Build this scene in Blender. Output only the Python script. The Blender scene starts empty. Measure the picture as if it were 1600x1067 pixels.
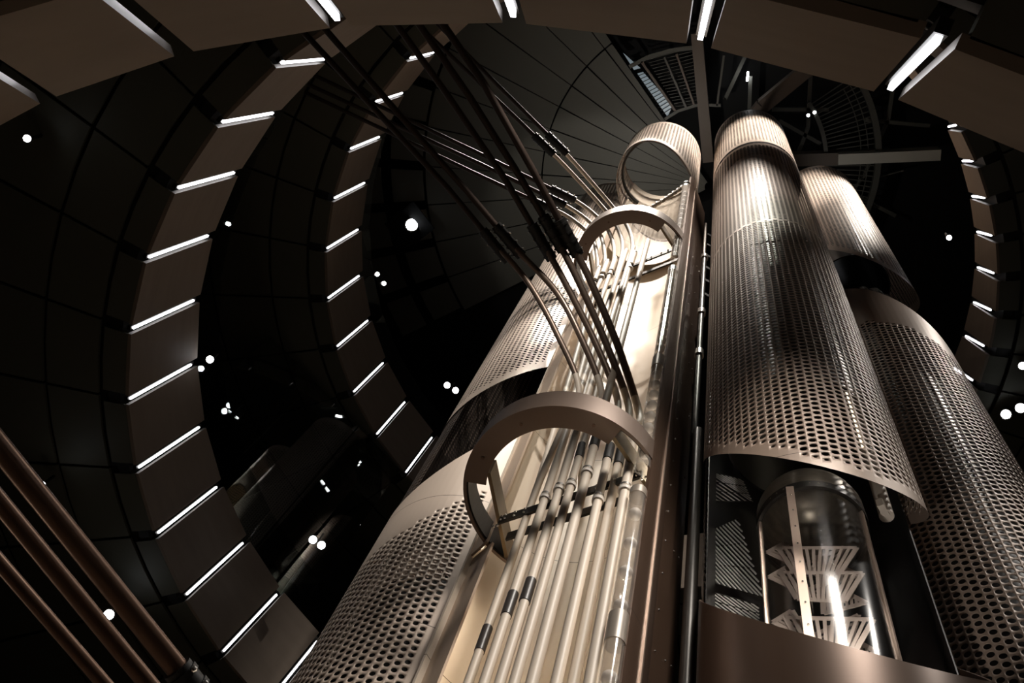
import bpy, bmesh, math, random
import numpy as np
from mathutils import Vector, Matrix
rnd = random.Random(7)
SC = bpy.context.scene
COL = SC.collection
R = math.radians

# ------------------------------------------------------------------ camera
FPX = 1500.0
cd = bpy.data.cameras.new('camera'); cam = bpy.data.objects.new('camera', cd); COL.objects.link(cam)
cd.sensor_width = 36.0; cd.lens = FPX / 1600 * 36.0; cd.clip_start = 0.05; cd.clip_end = 200
zc = Vector((1126.1 - 800, 533.5 + 56.2, -FPX)).normalized()          # world up, seen from the camera
fw = Vector((0, 0, -1)); yc = (fw - zc * fw.dot(zc)).normalized(); xc = yc.cross(zc)
cam.matrix_world = Matrix((xc, yc, zc)).to_4x4()                         # eye at z = 0; the store floor is 1.6 m below
SC.camera = cam

# ------------------------------------------------------------------ world, exposure
w = bpy.data.worlds.new('world'); SC.world = w; w.use_nodes = True
w.node_tree.nodes['Background'].inputs[0].default_value = (0.85, 0.72, 0.60, 1)
w.node_tree.nodes['Background'].inputs[1].default_value = 0.004
SC.view_settings.view_transform = 'Standard'; SC.view_settings.look = 'None'
SC.view_settings.exposure = 0.0; SC.view_settings.gamma = 1.0; SC.view_settings.use_curve_mapping = False
SC.cycles.max_bounces = 8; SC.cycles.transparent_max_bounces = 16; SC.cycles.glossy_bounces = 4; SC.cycles.diffuse_bounces = 3
SC.cycles.use_denoising = True; SC.cycles.sample_clamp_indirect = 4.0

# ------------------------------------------------------------------ spot lamps (bare sources; the fixtures further down stand elsewhere)
def spot(name, loc, to, power, ang, blend=0.5, col=(1, .93, .85), size=0.06):
    l = bpy.data.lights.new(name, 'SPOT'); l.energy = power; l.spot_size = R(ang); l.spot_blend = blend
    l.color = col; l.shadow_soft_size = size
    o = bpy.data.objects.new(name, l); COL.objects.link(o); o.location = loc
    o.rotation_euler = (Vector(to) - Vector(loc)).to_track_quat('-Z', 'Y').to_euler()
    return o
def point(name, loc, power, col=(1, .80, .62), size=0.15):
    l = bpy.data.lights.new(name, 'POINT'); l.energy = power; l.color = col; l.shadow_soft_size = size
    o = bpy.data.objects.new(name, l); COL.objects.link(o); o.location = loc
    return o
SPOTS = [
    # where, aimed at, power, cone, lamp radius
    ((-0.6, -1.6, 23.6), (0.90, 4.1, 11.6), 9000, 28, .12),
    ((-3.2, 0.4, 23.6), (0.3, 4.9, 14.0), 9000, 34, .5),
    ((0.2, -1.4, 23.8), (0.95, 3.4, 19.3), 3400, 26, .1),
    ((1.8, -3.0, 22.4), (2.6, 2.6, 20.2), 6500, 36, .2),
    ((5.4, -1.0, 23.6), (4.7, 2.9, 18.8), 4200, 34, .1),
    ((6.8, -0.4, 17.0), (4.5, 2.8, 10.5), 800, 38, .1),
    ((1.0, -0.8, 10.0), (0.85, 4.0, 4.0), 2500, 42, .8),
    ((-1.5, -0.5, 10.0), (0.05, 4.7, 8.4), 1000, 30, .1),
    ((5.4, -0.4, 10.0), (4.2, 2.9, 5.0), 200, 50, .1),
    ((5.2, -0.8, 10.0), (3.0, 2.6, 5.6), 110, 36, .1),
    # added uplights, unseen on the silo heads, to brighten the roof
    ((0.7, 5.3, 19.9), (-2.0, 6.0, 25.0), 120, 120, .06),
    ((1.0, 3.9, 20.9), (0.2, 3.9, 25.0), 110, 120, .06),
    ((4.6, 3.2, 22.2), (6.5, 1.5, 25.0), 20, 110, .06),
]
for a, b, p, c, z in SPOTS: spot('spotlight_beam', a, b, p, c, .8, size=z)
# added fill lights for the unseen ground floor, below the frame
for x, y, p in ((-4.5, 9.5, 65), (2, 12, 50), (7.5, 9, 40), (8, 2.5, 28), (-3.5, -1.5, 2), (2.5, -3.0, 2.5)):
    point('hall_fill', (x, y, 0.6), p)

# ------------------------------------------------------------------ materials
def mat(name, col, rough=.5, metal=0., spec=.5, noise=0., scale=4., stretch=(1, 1, 1), bump=0., emit=None, estr=0.):
    m = bpy.data.materials.new(name); m.use_nodes = True; nt = m.node_tree; b = nt.nodes['Principled BSDF']
    b.inputs['Base Color'].default_value = (*col, 1); b.inputs['Roughness'].default_value = rough
    b.inputs['Metallic'].default_value = metal; b.inputs['Specular IOR Level'].default_value = spec
    if emit: b.inputs['Emission Color'].default_value = (*emit, 1); b.inputs['Emission Strength'].default_value = estr
    if noise or bump:
        tc = nt.nodes.new('ShaderNodeTexCoord'); mp = nt.nodes.new('ShaderNodeMapping'); mp.inputs['Scale'].default_value = stretch
        n = nt.nodes.new('ShaderNodeTexNoise'); n.inputs['Scale'].default_value = scale; n.inputs['Detail'].default_value = 5
        nt.links.new(tc.outputs['Object'], mp.inputs[0]); nt.links.new(mp.outputs[0], n.inputs['Vector'])
        if noise:
            mx = nt.nodes.new('ShaderNodeMix'); mx.data_type = 'RGBA'
            mx.inputs['A'].default_value = (*[c * (1 - noise) for c in col], 1); mx.inputs['B'].default_value = (*[min(1, c * (1 + noise)) for c in col], 1)
            nt.links.new(n.outputs['Fac'], mx.inputs['Factor']); nt.links.new(mx.outputs['Result'], b.inputs['Base Color'])
        if bump:
            bp = nt.nodes.new('ShaderNodeBump'); bp.inputs['Strength'].default_value = bump; bp.inputs['Distance'].default_value = .01
            nt.links.new(n.outputs['Fac'], bp.inputs['Height']); nt.links.new(bp.outputs[0], b.inputs['Normal'])
    return m
def seams(m, pitch, off, width, dark):
    """thin dark panel joints at regular heights"""
    nt = m.node_tree; b = nt.nodes['Principled BSDF']
    tc = nt.nodes.new('ShaderNodeTexCoord'); sp = nt.nodes.new('ShaderNodeSeparateXYZ'); nt.links.new(tc.outputs['Object'], sp.inputs[0])
    a = nt.nodes.new('ShaderNodeMath'); a.operation = 'SUBTRACT'; a.inputs[1].default_value = off; nt.links.new(sp.outputs['Z'], a.inputs[0])
    pp = nt.nodes.new('ShaderNodeMath'); pp.operation = 'PINGPONG'; pp.inputs[1].default_value = pitch / 2; nt.links.new(a.outputs[0], pp.inputs[0])
    lt = nt.nodes.new('ShaderNodeMath'); lt.operation = 'LESS_THAN'; lt.inputs[1].default_value = width; nt.links.new(pp.outputs[0], lt.inputs[0])
    mx = nt.nodes.new('ShaderNodeMix'); mx.data_type = 'RGBA'; mx.inputs['B'].default_value = (*dark, 1)
    old = b.inputs['Base Color'].links
    if old: nt.links.new(old[0].from_socket, mx.inputs['A'])
    else: mx.inputs['A'].default_value = b.inputs['Base Color'].default_value
    nt.links.new(lt.outputs[0], mx.inputs['Factor']); nt.links.new(mx.outputs['Result'], b.inputs['Base Color'])
    return m
def glass(name, tint=(.9, .9, .9), refl=.12, rough=.02, milk=0.0):
    m = bpy.data.materials.new(name); m.use_nodes = True; nt = m.node_tree; nt.nodes.clear()
    o = nt.nodes.new('ShaderNodeOutputMaterial'); t = nt.nodes.new('ShaderNodeBsdfTransparent'); g = nt.nodes.new('ShaderNodeBsdfGlossy')
    t.inputs[0].default_value = (*tint, 1); g.inputs['Roughness'].default_value = rough
    lw = nt.nodes.new('ShaderNodeLayerWeight'); lw.inputs[0].default_value = .5
    f = nt.nodes.new('ShaderNodeMath'); f.operation = 'POWER'; f.inputs[1].default_value = 4.0; nt.links.new(lw.outputs['Facing'], f.inputs[0])
    ad = nt.nodes.new('ShaderNodeMath'); ad.operation = 'ADD'; ad.inputs[1].default_value = refl; ad.use_clamp = True
    mx = nt.nodes.new('ShaderNodeMixShader'); nt.links.new(f.outputs[0], ad.inputs[0]); nt.links.new(ad.outputs[0], mx.inputs[0])
    nt.links.new(t.outputs[0], mx.inputs[1]); nt.links.new(g.outputs[0], mx.inputs[2])
    if milk:
        d = nt.nodes.new('ShaderNodeBsdfDiffuse'); d.inputs[0].default_value = (.85, .8, .75, 1); tr = nt.nodes.new('ShaderNodeBsdfTranslucent'); tr.inputs[0].default_value = (.85, .8, .75, 1)
        a_ = nt.nodes.new('ShaderNodeMixShader'); nt.links.new(d.outputs[0], a_.inputs[1]); nt.links.new(tr.outputs[0], a_.inputs[2])
        m2 = nt.nodes.new('ShaderNodeMixShader'); m2.inputs[0].default_value = milk; nt.links.new(mx.outputs[0], m2.inputs[1]); nt.links.new(a_.outputs[0], m2.inputs[2]); mx = m2
    nt.links.new(mx.outputs[0], o.inputs[0])
    return m
M = {}
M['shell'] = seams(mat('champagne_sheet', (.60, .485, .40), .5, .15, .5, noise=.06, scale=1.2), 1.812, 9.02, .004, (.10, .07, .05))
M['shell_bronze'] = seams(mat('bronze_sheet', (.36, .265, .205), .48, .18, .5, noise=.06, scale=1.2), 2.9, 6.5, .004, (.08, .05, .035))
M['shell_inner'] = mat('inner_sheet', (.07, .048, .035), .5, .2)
M['innerdark'] = mat('inner_black', (.012, .009, .008), .35, .0, .5)  # near-black; on the silo cores it is the darkness behind the holes
M['hoop'] = mat('bronze_hoop', (.20, .145, .115), .42, .4, noise=.07, scale=2)
M['hoopdark'] = mat('hoop_channel', (.012, .009, .007), .4, .3)
M['brass'] = mat('aged_brass', (.20, .15, .09), .35, .7)
M['bronze'] = seams(mat('dark_bronze', (.13, .078, .052), .36, .45, noise=.1, scale=1.5, stretch=(6, 6, .5)), 1.9, 4.35, .003, (.03, .02, .015))
M['edge'] = mat('bright_edge', (.65, .5, .4), .3, .6)
M['cream'] = seams(mat('cream_panel', (.74, .635, .52), .5, .05, noise=.03, scale=2, stretch=(3, 3, .3)), 1.9, 4.9, .004, (.2, .15, .1))
M['trim'] = mat('cream_trim', (.55, .42, .32), .5, .1)
M['pipe'] = mat('cream_pipe', (.76, .655, .54), .5, .0, noise=.02, scale=3)
M['pipe_copper'] = mat('copper_pipe', (.20, .115, .075), .34, .55, noise=.05, scale=3)
M['pipe_bend'] = mat('shaded_bend', (.22, .16, .125), .35, .5)  # cream pipe with its shade outside the shaft put into the colour
M['pipe_run'] = mat('shaded_bronze_run', (.05, .034, .027), .5, .3, .3)  # dark bronze run, with the dimness up there also put into the colour
M['rubber'] = mat('black_rubber', (.012, .011, .010), .5)
M['sleeve'] = mat('grey_sleeve', (.05, .042, .038), .4)
M['nylon'] = mat('white_nylon', (.75, .70, .64), .45)
M['steel'] = mat('bright_steel', (.75, .72, .68), .22, .9)
M['black'] = mat('black_steel', (.02, .017, .013), .38, .5)
M['greysleeve'] = mat('grey_coupling', (.33, .28, .23), .4, .2)
M['ball'] = mat('white_ball', (.80, .74, .68), .5)
M['fascia'] = mat('brown_fascia', (.27, .215, .17), .7, .0, .25, noise=.14, scale=2.2, stretch=(.5, .5, 3.0))
M['fascia_edge'] = mat('fascia_edge', (.30, .28, .26), .4, .2)
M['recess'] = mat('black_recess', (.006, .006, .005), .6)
M['soffit'] = mat('olive_soffit', (.115, .115, .088), .6, noise=.08, scale=1.)
M['roof'] = mat('roof_panel', (.13, .128, .108), .55, .0, noise=.06, scale=.6)
M['roofback'] = mat('black_roof', (.003, .003, .003), .8)
M['beam'] = mat('brown_beam', (.14, .105, .08), .5)
M['beamgrey'] = mat('grey_beam', (.62, .61, .54), .5)
M['thin'] = mat('olive_truss', (.09, .09, .075), .5)
M['led'] = mat('led_tube', (1, 1, 1), .5, emit=(.95, .95, 1.0), estr=5)
M['warmled'] = mat('warm_led', (1, 1, 1), .5, emit=(1, .91, .74), estr=10)
M['warmdim'] = mat('warm_line', (1, 1, 1), .5, emit=(1, .86, .62), estr=1.3)
M['warmline'] = mat('warm_line_bright', (1, 1, 1), .5, emit=(1, .88, .66), estr=2.2)
M['lens'] = mat('lamp_lens', (1, 1, 1), .3, emit=(.93, .96, 1), estr=22)
M['skylight'] = mat('night_window', (.1, .1, .1), .3, emit=(.45, .55, .60), estr=.32)
M['glass'] = glass('clear_glass', (.95, .95, .94), .01, .16)
M['tube'] = glass('clear_acrylic', (.95, .93, .91), .05, .12, .22)
M['baluglass'] = glass('balustrade_glass', (.82, .85, .83), .07, .01)
M['mirrorglass'] = glass('partition_glass', (.7, .72, .7), .15, .01)
M['slat'] = mat('slat_metal', (.6, .58, .54), .35, .3)
M['baffle'] = mat('baffle_plate', (.52, .42, .36), .4, .3)
M['dome'] = mat('mottled_dome', (.20, .17, .13), .3, .6, noise=.8, scale=7, stretch=(1, 1, 3))
M['floor'] = mat('terrazzo_floor', (.25, .2, .16), .4, noise=.1, scale=3)

# ------------------------------------------------------------------ builders
class MB:
    def __init__(s): s.v = []; s.f = []
    def add(s, vs, fs):
        n = len(s.v); s.v += [tuple(v) for v in vs]; s.f += [tuple(i + n for i in f) for f in fs]; return s
    def box(s, c, sx, sy, sz, rz=0.0, ax=None):
        """box centred at c; ax = optional 3 axis vectors"""
        if ax is None: ax = (Vector((math.cos(rz), math.sin(rz), 0)), Vector((-math.sin(rz), math.cos(rz), 0)), Vector((0, 0, 1)))
        c = Vector(c); vs = [c + ax[0] * (sx / 2 * i) + ax[1] * (sy / 2 * j) + ax[2] * (sz / 2 * k) for i in (-1, 1) for j in (-1, 1) for k in (-1, 1)]
        return s.add(vs, [(0, 1, 3, 2), (4, 6, 7, 5), (0, 4, 5, 1), (2, 3, 7, 6), (0, 2, 6, 4), (1, 5, 7, 3)])
    def bar(s, a, b, wd, th, up=(0, 0, 1)):
        a = Vector(a); b = Vector(b); d = (b - a); L = d.length; d.normalize(); up = Vector(up)
        x = d.cross(up)
        if x.length < 1e-4: x = d.cross(Vector((1, 0, 0)))
        x.normalize(); y = x.cross(d).normalized()
        return s.box((a + b) / 2, L, wd, th, ax=(d, x, y))
    def tube(s, pts, r, n=14, cap=True, r1=None):
        pts = [Vector(p) for p in pts]; N = len(pts); t0 = (pts[1] - pts[0]).normalized()
        u = t0.orthogonal().normalized(); vs = []; fs = []
        for i, p in enumerate(pts):
            t = (pts[min(i + 1, N - 1)] - pts[max(i - 1, 0)]).normalized()
            u = (u - t * u.dot(t)).normalized(); v = t.cross(u); rr = r if r1 is None else r + (r1 - r) * i / (N - 1)
            vs += [p + (u * math.cos(2 * math.pi * k / n) + v * math.sin(2 * math.pi * k / n)) * rr for k in range(n)]
        for i in range(N - 1):
            for k in range(n):
                fs.append((i * n + k, i * n + (k + 1) % n, (i + 1) * n + (k + 1) % n, (i + 1) * n + k))
        if cap: fs += [tuple(range(n - 1, -1, -1)), tuple(range((N - 1) * n, N * n))]
        return s.add(vs, fs)
    def ball(s, c, r, n=16, m=10, sz=1.0):
        vs = []; fs = []
        for j in range(m + 1):
            t = math.pi * j / m
            for k in range(n): vs.append((c[0] + r * math.sin(t) * math.cos(2 * math.pi * k / n), c[1] + r * math.sin(t) * math.sin(2 * math.pi * k / n), c[2] + r * sz * math.cos(t)))
        for j in range(m):
            for k in range(n): fs.append((j * n + k, (j + 1) * n + k, (j + 1) * n + (k + 1) % n, j * n + (k + 1) % n))
        return s.add(vs, fs)
    def arc(s, c, r0, r1, z0, z1, a0, a1, n=48):
        """solid curved bar between radii r0..r1, heights z0..z1, angles a0..a1 (deg)"""
        vs = []; fs = []
        for i in range(n + 1):
            a = R(a0 + (a1 - a0) * i / n); ca, sa = math.cos(a), math.sin(a)
            vs += [(c[0] + r0 * ca, c[1] + r0 * sa, z0), (c[0] + r1 * ca, c[1] + r1 * sa, z0), (c[0] + r1 * ca, c[1] + r1 * sa, z1), (c[0] + r0 * ca, c[1] + r0 * sa, z1)]
        for i in range(n):
            b = i * 4
            for k in range(4): fs.append((b + k, b + (k + 1) % 4, b + 4 + (k + 1) % 4, b + 4 + k))
        fs += [(3, 2, 1, 0), (n * 4, n * 4 + 1, n * 4 + 2, n * 4 + 3)]
        return s.add(vs, fs)
    def build(s, name, material, parent=None, smooth=False):
        me = bpy.data.meshes.new(name); me.from_pydata(s.v, [], s.f); me.materials.append(material); me.update()
        if smooth: sm(me)
        return link(name, me, parent)
def sm(me, ang=35):
    bm = bmesh.new(); bm.from_mesh(me); bmesh.ops.recalc_face_normals(bm, faces=bm.faces)
    for f in bm.faces: f.smooth = True
    for e in bm.edges:
        if len(e.link_faces) == 2 and e.calc_face_angle(0) > R(ang): e.smooth = False
    bm.to_mesh(me); bm.free()
def link(name, me, parent=None):
    o = bpy.data.objects.new(name, me); COL.objects.link(o)
    if parent is not None:
        o.parent = parent; p = parent; off = Vector((0, 0, 0))
        while p is not None: off += p.location; p = p.parent
        o.location = (0, 0, 0)
        if off.length > 0: me.transform(Matrix.Translation(-off)) if me.users == 1 else None
    return o
def tag(o, label=None, cat=None, group=None, kind=None):
    if label: o['label'] = label
    if cat: o['category'] = cat
    if group: o['group'] = group
    if kind: o['kind'] = kind
    return o
BM = {}
def bolt(parent, pos, r):
    if r not in BM:
        mb = MB().ball((0, 0, 0), r, 8, 6); me = bpy.data.meshes.new('bolt'); me.from_pydata(mb.v, [], mb.f); me.materials.append(M['steel']); me.update(); BM[r] = me
    o = bpy.data.objects.new('bolt', BM[r]); COL.objects.link(o); o.parent = parent; off = Vector((0, 0, 0)); p = parent
    while p is not None: off += p.location; p = p.parent
    o.location = Vector(pos) - off; return o
def thing(name, label, cat, loc=(0, 0, 0), group=None):
    o = bpy.data.objects.new(name, None); COL.objects.link(o); o.location = loc; o.empty_display_size = .1
    return tag(o, label, cat, group)
def struct(mb, name, material, label=None, parent=None):
    o = mb.build(name, material, parent); o['kind'] = 'structure'
    if label: o['label'] = label
    return o
def smoothpath(pts, k=6):
    P = [Vector(p) for p in pts]; out = []
    for i in range(len(P) - 1):
        p0 = P[max(i - 1, 0)]; p1 = P[i]; p2 = P[i + 1]; p3 = P[min(i + 2, len(P) - 1)]
        for j in range(k):
            t = j / k
            out.append(.5 * ((2 * p1) + (p2 - p0) * t + (2 * p0 - 5 * p1 + 4 * p2 - p3) * t * t + (3 * p1 - p0 - 3 * p2 + p3) * t ** 3))
    out.append(P[-1]); return out
def pol(az, D): return (D * math.sin(R(az)), D * math.cos(R(az)))

def perf(name, c, r, a0, a1, ncirc, pitch, zb, zt, hr, material, parent, N=8, margin=.12, rim=0.0, off=0.0, a_ref=0.0, hlo=None, hhi=None, fade=(.6, .6)):
    """perforated curved sheet: staggered columns of round holes cut through real geometry.
    zb, zt: functions of (x, y) about the axis giving the (slanted) lower and upper edge."""
    dth = 2 * math.pi / ncirc; w = r * dth
    i0 = int(math.floor((R(a0) - R(a_ref)) / dth + .5)); i1 = int(math.floor((R(a1) - R(a_ref)) / dth + .5))
    V = []; F = []; nv = 0
    ang = [2 * math.pi * k / N for k in range(N)]
    ho = np.array([(math.cos(a), math.sin(a)) for a in ang])
    mm = np.maximum(np.abs(ho[:, 0]), np.abs(ho[:, 1])); sq = ho / mm[:, None]
    sq = np.where(np.abs(np.abs(sq) - 1) < 1e-6, np.sign(sq), sq)
    # map square boundary points so that the corners are hit
    for i in range(i0, i1):
        th = R(a_ref) + (i + .5) * dth; x, y = r * math.cos(th), r * math.sin(th)
        edges = []
        for t in (th - dth / 2, th, th + dth / 2):
            edges.append((zb(r * math.cos(t), r * math.sin(t)), zt(r * math.cos(t), r * math.sin(t))))
        lo = max(e[0] for e in edges) + margin; hi = min(e[1] for e in edges) - margin
        if hlo: lo = hlo(x, y)
        if hhi: hi = hhi(x, y)
        st = (i % 2) * pitch / 2 + off
        k0 = math.ceil((lo + pitch / 2 - st) / pitch); k1 = math.floor((hi - pitch / 2 - st) / pitch)
        def quadstrip(zlo, zhi):
            nonlocal nv
            pts = []
            for t, zl, zh in zip((th - dth / 2, th, th + dth / 2), zlo, zhi):
                pts += [(r * math.cos(t), r * math.sin(t), zl), (r * math.cos(t), r * math.sin(t), zh)]
            V.append(np.array(pts)); F.append(np.array([(0, 2, 3, 1), (2, 4, 5, 3)]) + nv); nv += 6
        if k1 < k0:
            quadstrip([e[0] for e in edges], [e[1] for e in edges]); continue
        ks = np.arange(k0, k1 + 1); zc_ = ks * pitch + st
        quadstrip([e[0] for e in edges], [zc_[0] - pitch / 2] * 3); quadstrip([zc_[-1] + pitch / 2] * 3, [e[1] for e in edges])
        K = len(ks); rad = np.full(K, hr); rad[0] *= fade[0]; rad[-1] *= fade[1]
        # outer ring points
        uo = sq[:, 0] * dth / 2; zo = sq[:, 1] * pitch / 2
        O = np.empty((K, N, 3)); O[:, :, 0] = r * np.cos(th + uo); O[:, :, 1] = r * np.sin(th + uo); O[:, :, 2] = zc_[:, None] + zo
        ui = rad[:, None] * ho[:, 0] / r; I = np.empty((K, N, 3)); I[:, :, 0] = r * np.cos(th + ui); I[:, :, 1] = r * np.sin(th + ui); I[:, :, 2] = zc_[:, None] + rad[:, None] * ho[:, 1]
        parts = [O, I]
        if rim:
            J = I.copy(); s_ = (r - rim) / r; J[:, :, 0] *= s_; J[:, :, 1] *= s_; parts.append(J)
        A = np.concatenate(parts, 1); L = A.shape[1]
        V.append(A.reshape(-1, 3)); base = nv + np.arange(K)[:, None] * L; k = np.arange(N); k2 = (k + 1) % N
        fa = np.stack([base + k, base + k2, base + N + k2, base + N + k], -1).reshape(-1, 4); F.append(fa)
        if rim: F.append(np.stack([base + N + k, base + N + k2, base + 2 * N + k2, base + 2 * N + k], -1).reshape(-1, 4))
        nv += K * L
    Va = np.concatenate(V); Va[:, 0] += c[0]; Va[:, 1] += c[1]; Fa = np.concatenate(F)
    me = bpy.data.meshes.new(name); me.vertices.add(len(Va)); me.vertices.foreach_set('co', Va.astype(np.float32).ravel())
    me.loops.add(Fa.size); me.loops.foreach_set('vertex_index', Fa.astype(np.int32).ravel())
    me.polygons.add(len(Fa)); me.polygons.foreach_set('loop_start', (np.arange(len(Fa)) * 4).astype(np.int32)); me.polygons.foreach_set('loop_total', np.full(len(Fa), 4, np.int32))
    me.update(calc_edges=True); me.materials.append(material)
    return link(name, me, parent)
def sheet(c, r, th_, zb, zt, a0, a1, n=48, mb=None):
    """plain curved sheet of thickness th_ with slanted edges"""
    mb = mb or MB(); vs = []; fs = []
    for i in range(n + 1):
        a = R(a0 + (a1 - a0) * i / n); ca, sa = math.cos(a), math.sin(a); lo, hi = zb(r * ca, r * sa), zt(r * ca, r * sa)
        for rr in (r, r - th_): vs += [(c[0] + rr * ca, c[1] + rr * sa, lo), (c[0] + rr * ca, c[1] + rr * sa, hi)]
    for i in range(n):
        b = i * 4
        for q in ((0, 4, 5, 1), (2, 3, 7, 6), (0, 2, 6, 4), (1, 5, 7, 3)): fs.append(tuple(b + j for j in q))
    fs += [(0, 1, 3, 2), (n * 4, n * 4 + 2, n * 4 + 3, n * 4 + 1)]
    return mb.add(vs, fs)

# ------------------------------------------------------------------ the hall: rings round the atrium
CR = Vector(pol(17, 6.2))                     # axis of the round atrium
def rp(a, r, z): return (CR.x + r * math.cos(R(a)), CR.y + r * math.sin(R(a)), z)
def ring_angles(level):
    if level == 3: L = [113 + 9.6 * k for k in range(0, 11)]; Rr = [-61.5 + 6.3 * k for k in range(0, 10)]
    elif level == 2: L = [112.5 + 9.5 * k for k in range(0, 12)]; Rr = [-60 + 6.5 * k for k in range(0, 10)]
    else: return [-107.1 + 6.6 * k for k in range(-6, 6)] + [-74.1 + 287.4 / 38 * k for k in range(1, 38)]
    L = [a % 360 for a in L]; Rr = [a % 360 for a in Rr]
    gap1 = np.linspace(max(L), min(Rr), 7)[1:-1].tolist(); top = np.linspace(max(Rr) - 360 if max(Rr) > 180 else max(Rr), min(L), 13)[1:-1].tolist()
    return sorted([a % 360 for a in L + Rr + gap1 + top])
RINGS = {1: dict(z0=3.25, z1=4.2, R0=6.13, R1=5.88, lean=0.0), 2: dict(z0=10.3, z1=12.12, R0=6.25, R1=6.25, lean=-1.8), 3: dict(z0=17.3, z1=19.4, R0=6.25, R1=6.27, lean=-1.0)}
def lean1(a):
    a = (a + 180) % 360 - 180
    return (a + 107.1) / 6.6 if -150 < a < -70 else 0
def led_light(level, a, z0, z1, R0, R1, lean, label, group, pieces=2, dep=.0):
    b = rp(a, R0, z0); t = rp(a + lean, R1, z1); b = Vector(b); t = Vector(t); d = (t - b).normalized(); inw = Vector((CR.x - b.x, CR.y - b.y, 0)).normalized(); side = d.cross(inw).normalized(); inw = side.cross(d).normalized()
    wd = .028 if level > 1 else .022
    b = b - inw * dep; t = t - inw * dep
    o = thing('linear_light', label, 'light', tuple(b - inw * .05), group)
    ax = (side, inw, d); L = (t - b).length
    MB().box((b + t) / 2 - inw * .06, wd * 2.0, .05, L * .96, ax=ax).build('housing', M['black'], o)
    n = pieces
    for k in range(n):
        f0 = .04 + .90 * k / n; f1 = .04 + .90 * (k + 1) / n - .012
        MB().box(b + (t - b) * ((f0 + f1) / 2) - inw * .025, wd, .03, L * (f1 - f0), ax=ax).build('light_tube', M['led'], o)
    return o
ORD = ['first', 'second', 'third', 'fourth', 'fifth', 'sixth', 'seventh', 'eighth', 'ninth', 'tenth', 'eleventh', 'twelfth']
for lv, g in RINGS.items():
    A = ring_angles(lv); z0, z1, R0, R1, lean = g['z0'], g['z1'], g['R0'], g['R1'], g['lean']
    right = lambda a: lv == 3 and (a % 360) > 285
    # brown fascia boards between the recesses
    mb = MB(); me = MB(); bk = MB(); hg = .62 if lv > 1 else 0.5
    for i, a in enumerate(A):
        a2 = A[(i + 1) % len(A)]
        if a2 <= a: a2 += 360
        P = []
        ln1 = 2.6 if right(a) else lean; zt_ = 19.0 if right(a) else z1
        la, lb = (lean1(a), lean1(a2)) if lv == 1 else (ln1, ln1)
        for (zz, rr, f_) in ((z0, R0, 0), (zt_, R1, 1)):
            for th_ in (0, .05):
                P += [rp(a + hg + la * f_, rr + th_, zz), rp(a2 - hg + lb * f_, rr + th_, zz)]
        # 0,1 inner low; 2,3 outer low; 4,5 inner high; 6,7 outer high
        mb.add(P, [(0, 1, 5, 4), (2, 6, 7, 3), (0, 2, 3, 1), (4, 5, 7, 6)])
        me.add([P[1], P[3], P[7], P[5]], [(0, 1, 2, 3)]); me.add([P[0], P[2], P[6], P[4]], [(0, 1, 2, 3)])
    struct(mb, 'trim_%d' % (lv + 6), M['fascia'])
    struct(me, 'trim_%d' % lv, M['fascia_edge'])
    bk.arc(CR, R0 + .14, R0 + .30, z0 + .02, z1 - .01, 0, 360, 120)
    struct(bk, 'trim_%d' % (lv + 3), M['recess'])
    # underside of the floor outside the opening: panels parted by dark joints
    so = MB(); rad = [(R0 + .04, 6.62), (6.69, 7.44), (7.50, 8.75), (8.82, 11.5)]
    for j, (ra, rb) in enumerate(rad):
        for i, a in enumerate(A):
            a2 = A[(i + 1) % len(A)]
            if a2 <= a: a2 += 360
            h = (.75 if j == 0 else .16); n = 2
            vs = []
            for q in range(n + 1):
                aa = a + h + (a2 - a - 2 * h) * q / n
                vs += [rp(aa, ra, z0), rp(aa, rb, z0), rp(aa, rb, z0 + .04), rp(aa, ra, z0 + .04)]
            fs = []
            for q in range(n):
                for k in range(4): fs.append((q * 4 + k, q * 4 + (k + 1) % 4, q * 4 + 4 + (k + 1) % 4, q * 4 + 4 + k))
            fs += [(3, 2, 1, 0), (n * 4, n * 4 + 1, n * 4 + 2, n * 4 + 3)]
            so.add(vs, fs)
    struct(so, 'ceiling_%s' % ('low', 'middle', 'high')[lv - 1], M['soffit'])
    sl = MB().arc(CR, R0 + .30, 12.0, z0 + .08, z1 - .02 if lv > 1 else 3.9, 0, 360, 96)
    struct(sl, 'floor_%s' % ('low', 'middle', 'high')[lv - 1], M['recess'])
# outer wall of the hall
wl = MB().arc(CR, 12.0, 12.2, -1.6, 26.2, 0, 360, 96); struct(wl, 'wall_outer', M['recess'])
struct(MB().arc(CR, .01, 12.0, -1.8, -1.6, 0, 360, 64), 'floor', M['floor'])

# glazing above the middle and the high ring
for lv, z, nm, zt_, a_s, a_e in ((2, 12.2, 'middle', 13.3, 100, 262), (3, 19.45, 'high', 20.6, 100, 262)):
    t = thing('glass_balustrade', 'low dark glass balustrade standing on the %s ring of brown boards' % nm, 'balustrade', (CR.x, CR.y, z))
    a = a_s
    while a < a_e:
        mb = MB(); V = []
        for rr in (6.50, 6.52):
            V += [rp(a + .1, rr, z), rp(a + 9.4, rr, z), rp(a + 9.4, rr, zt_), rp(a + .1, rr, zt_)]
        mb.add(V, [(0, 1, 2, 3), (7, 6, 5, 4), (0, 4, 5, 1), (3, 2, 6, 7), (0, 3, 7, 4), (1, 5, 6, 2)]).build('glass_panel', M['baluglass'], t)
        a += 9.5
    MB().arc(CR, 6.47, 6.55, z - .02, z + .06, a_s, a_e, 60).build('base_rail', M['black'], t)

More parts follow.
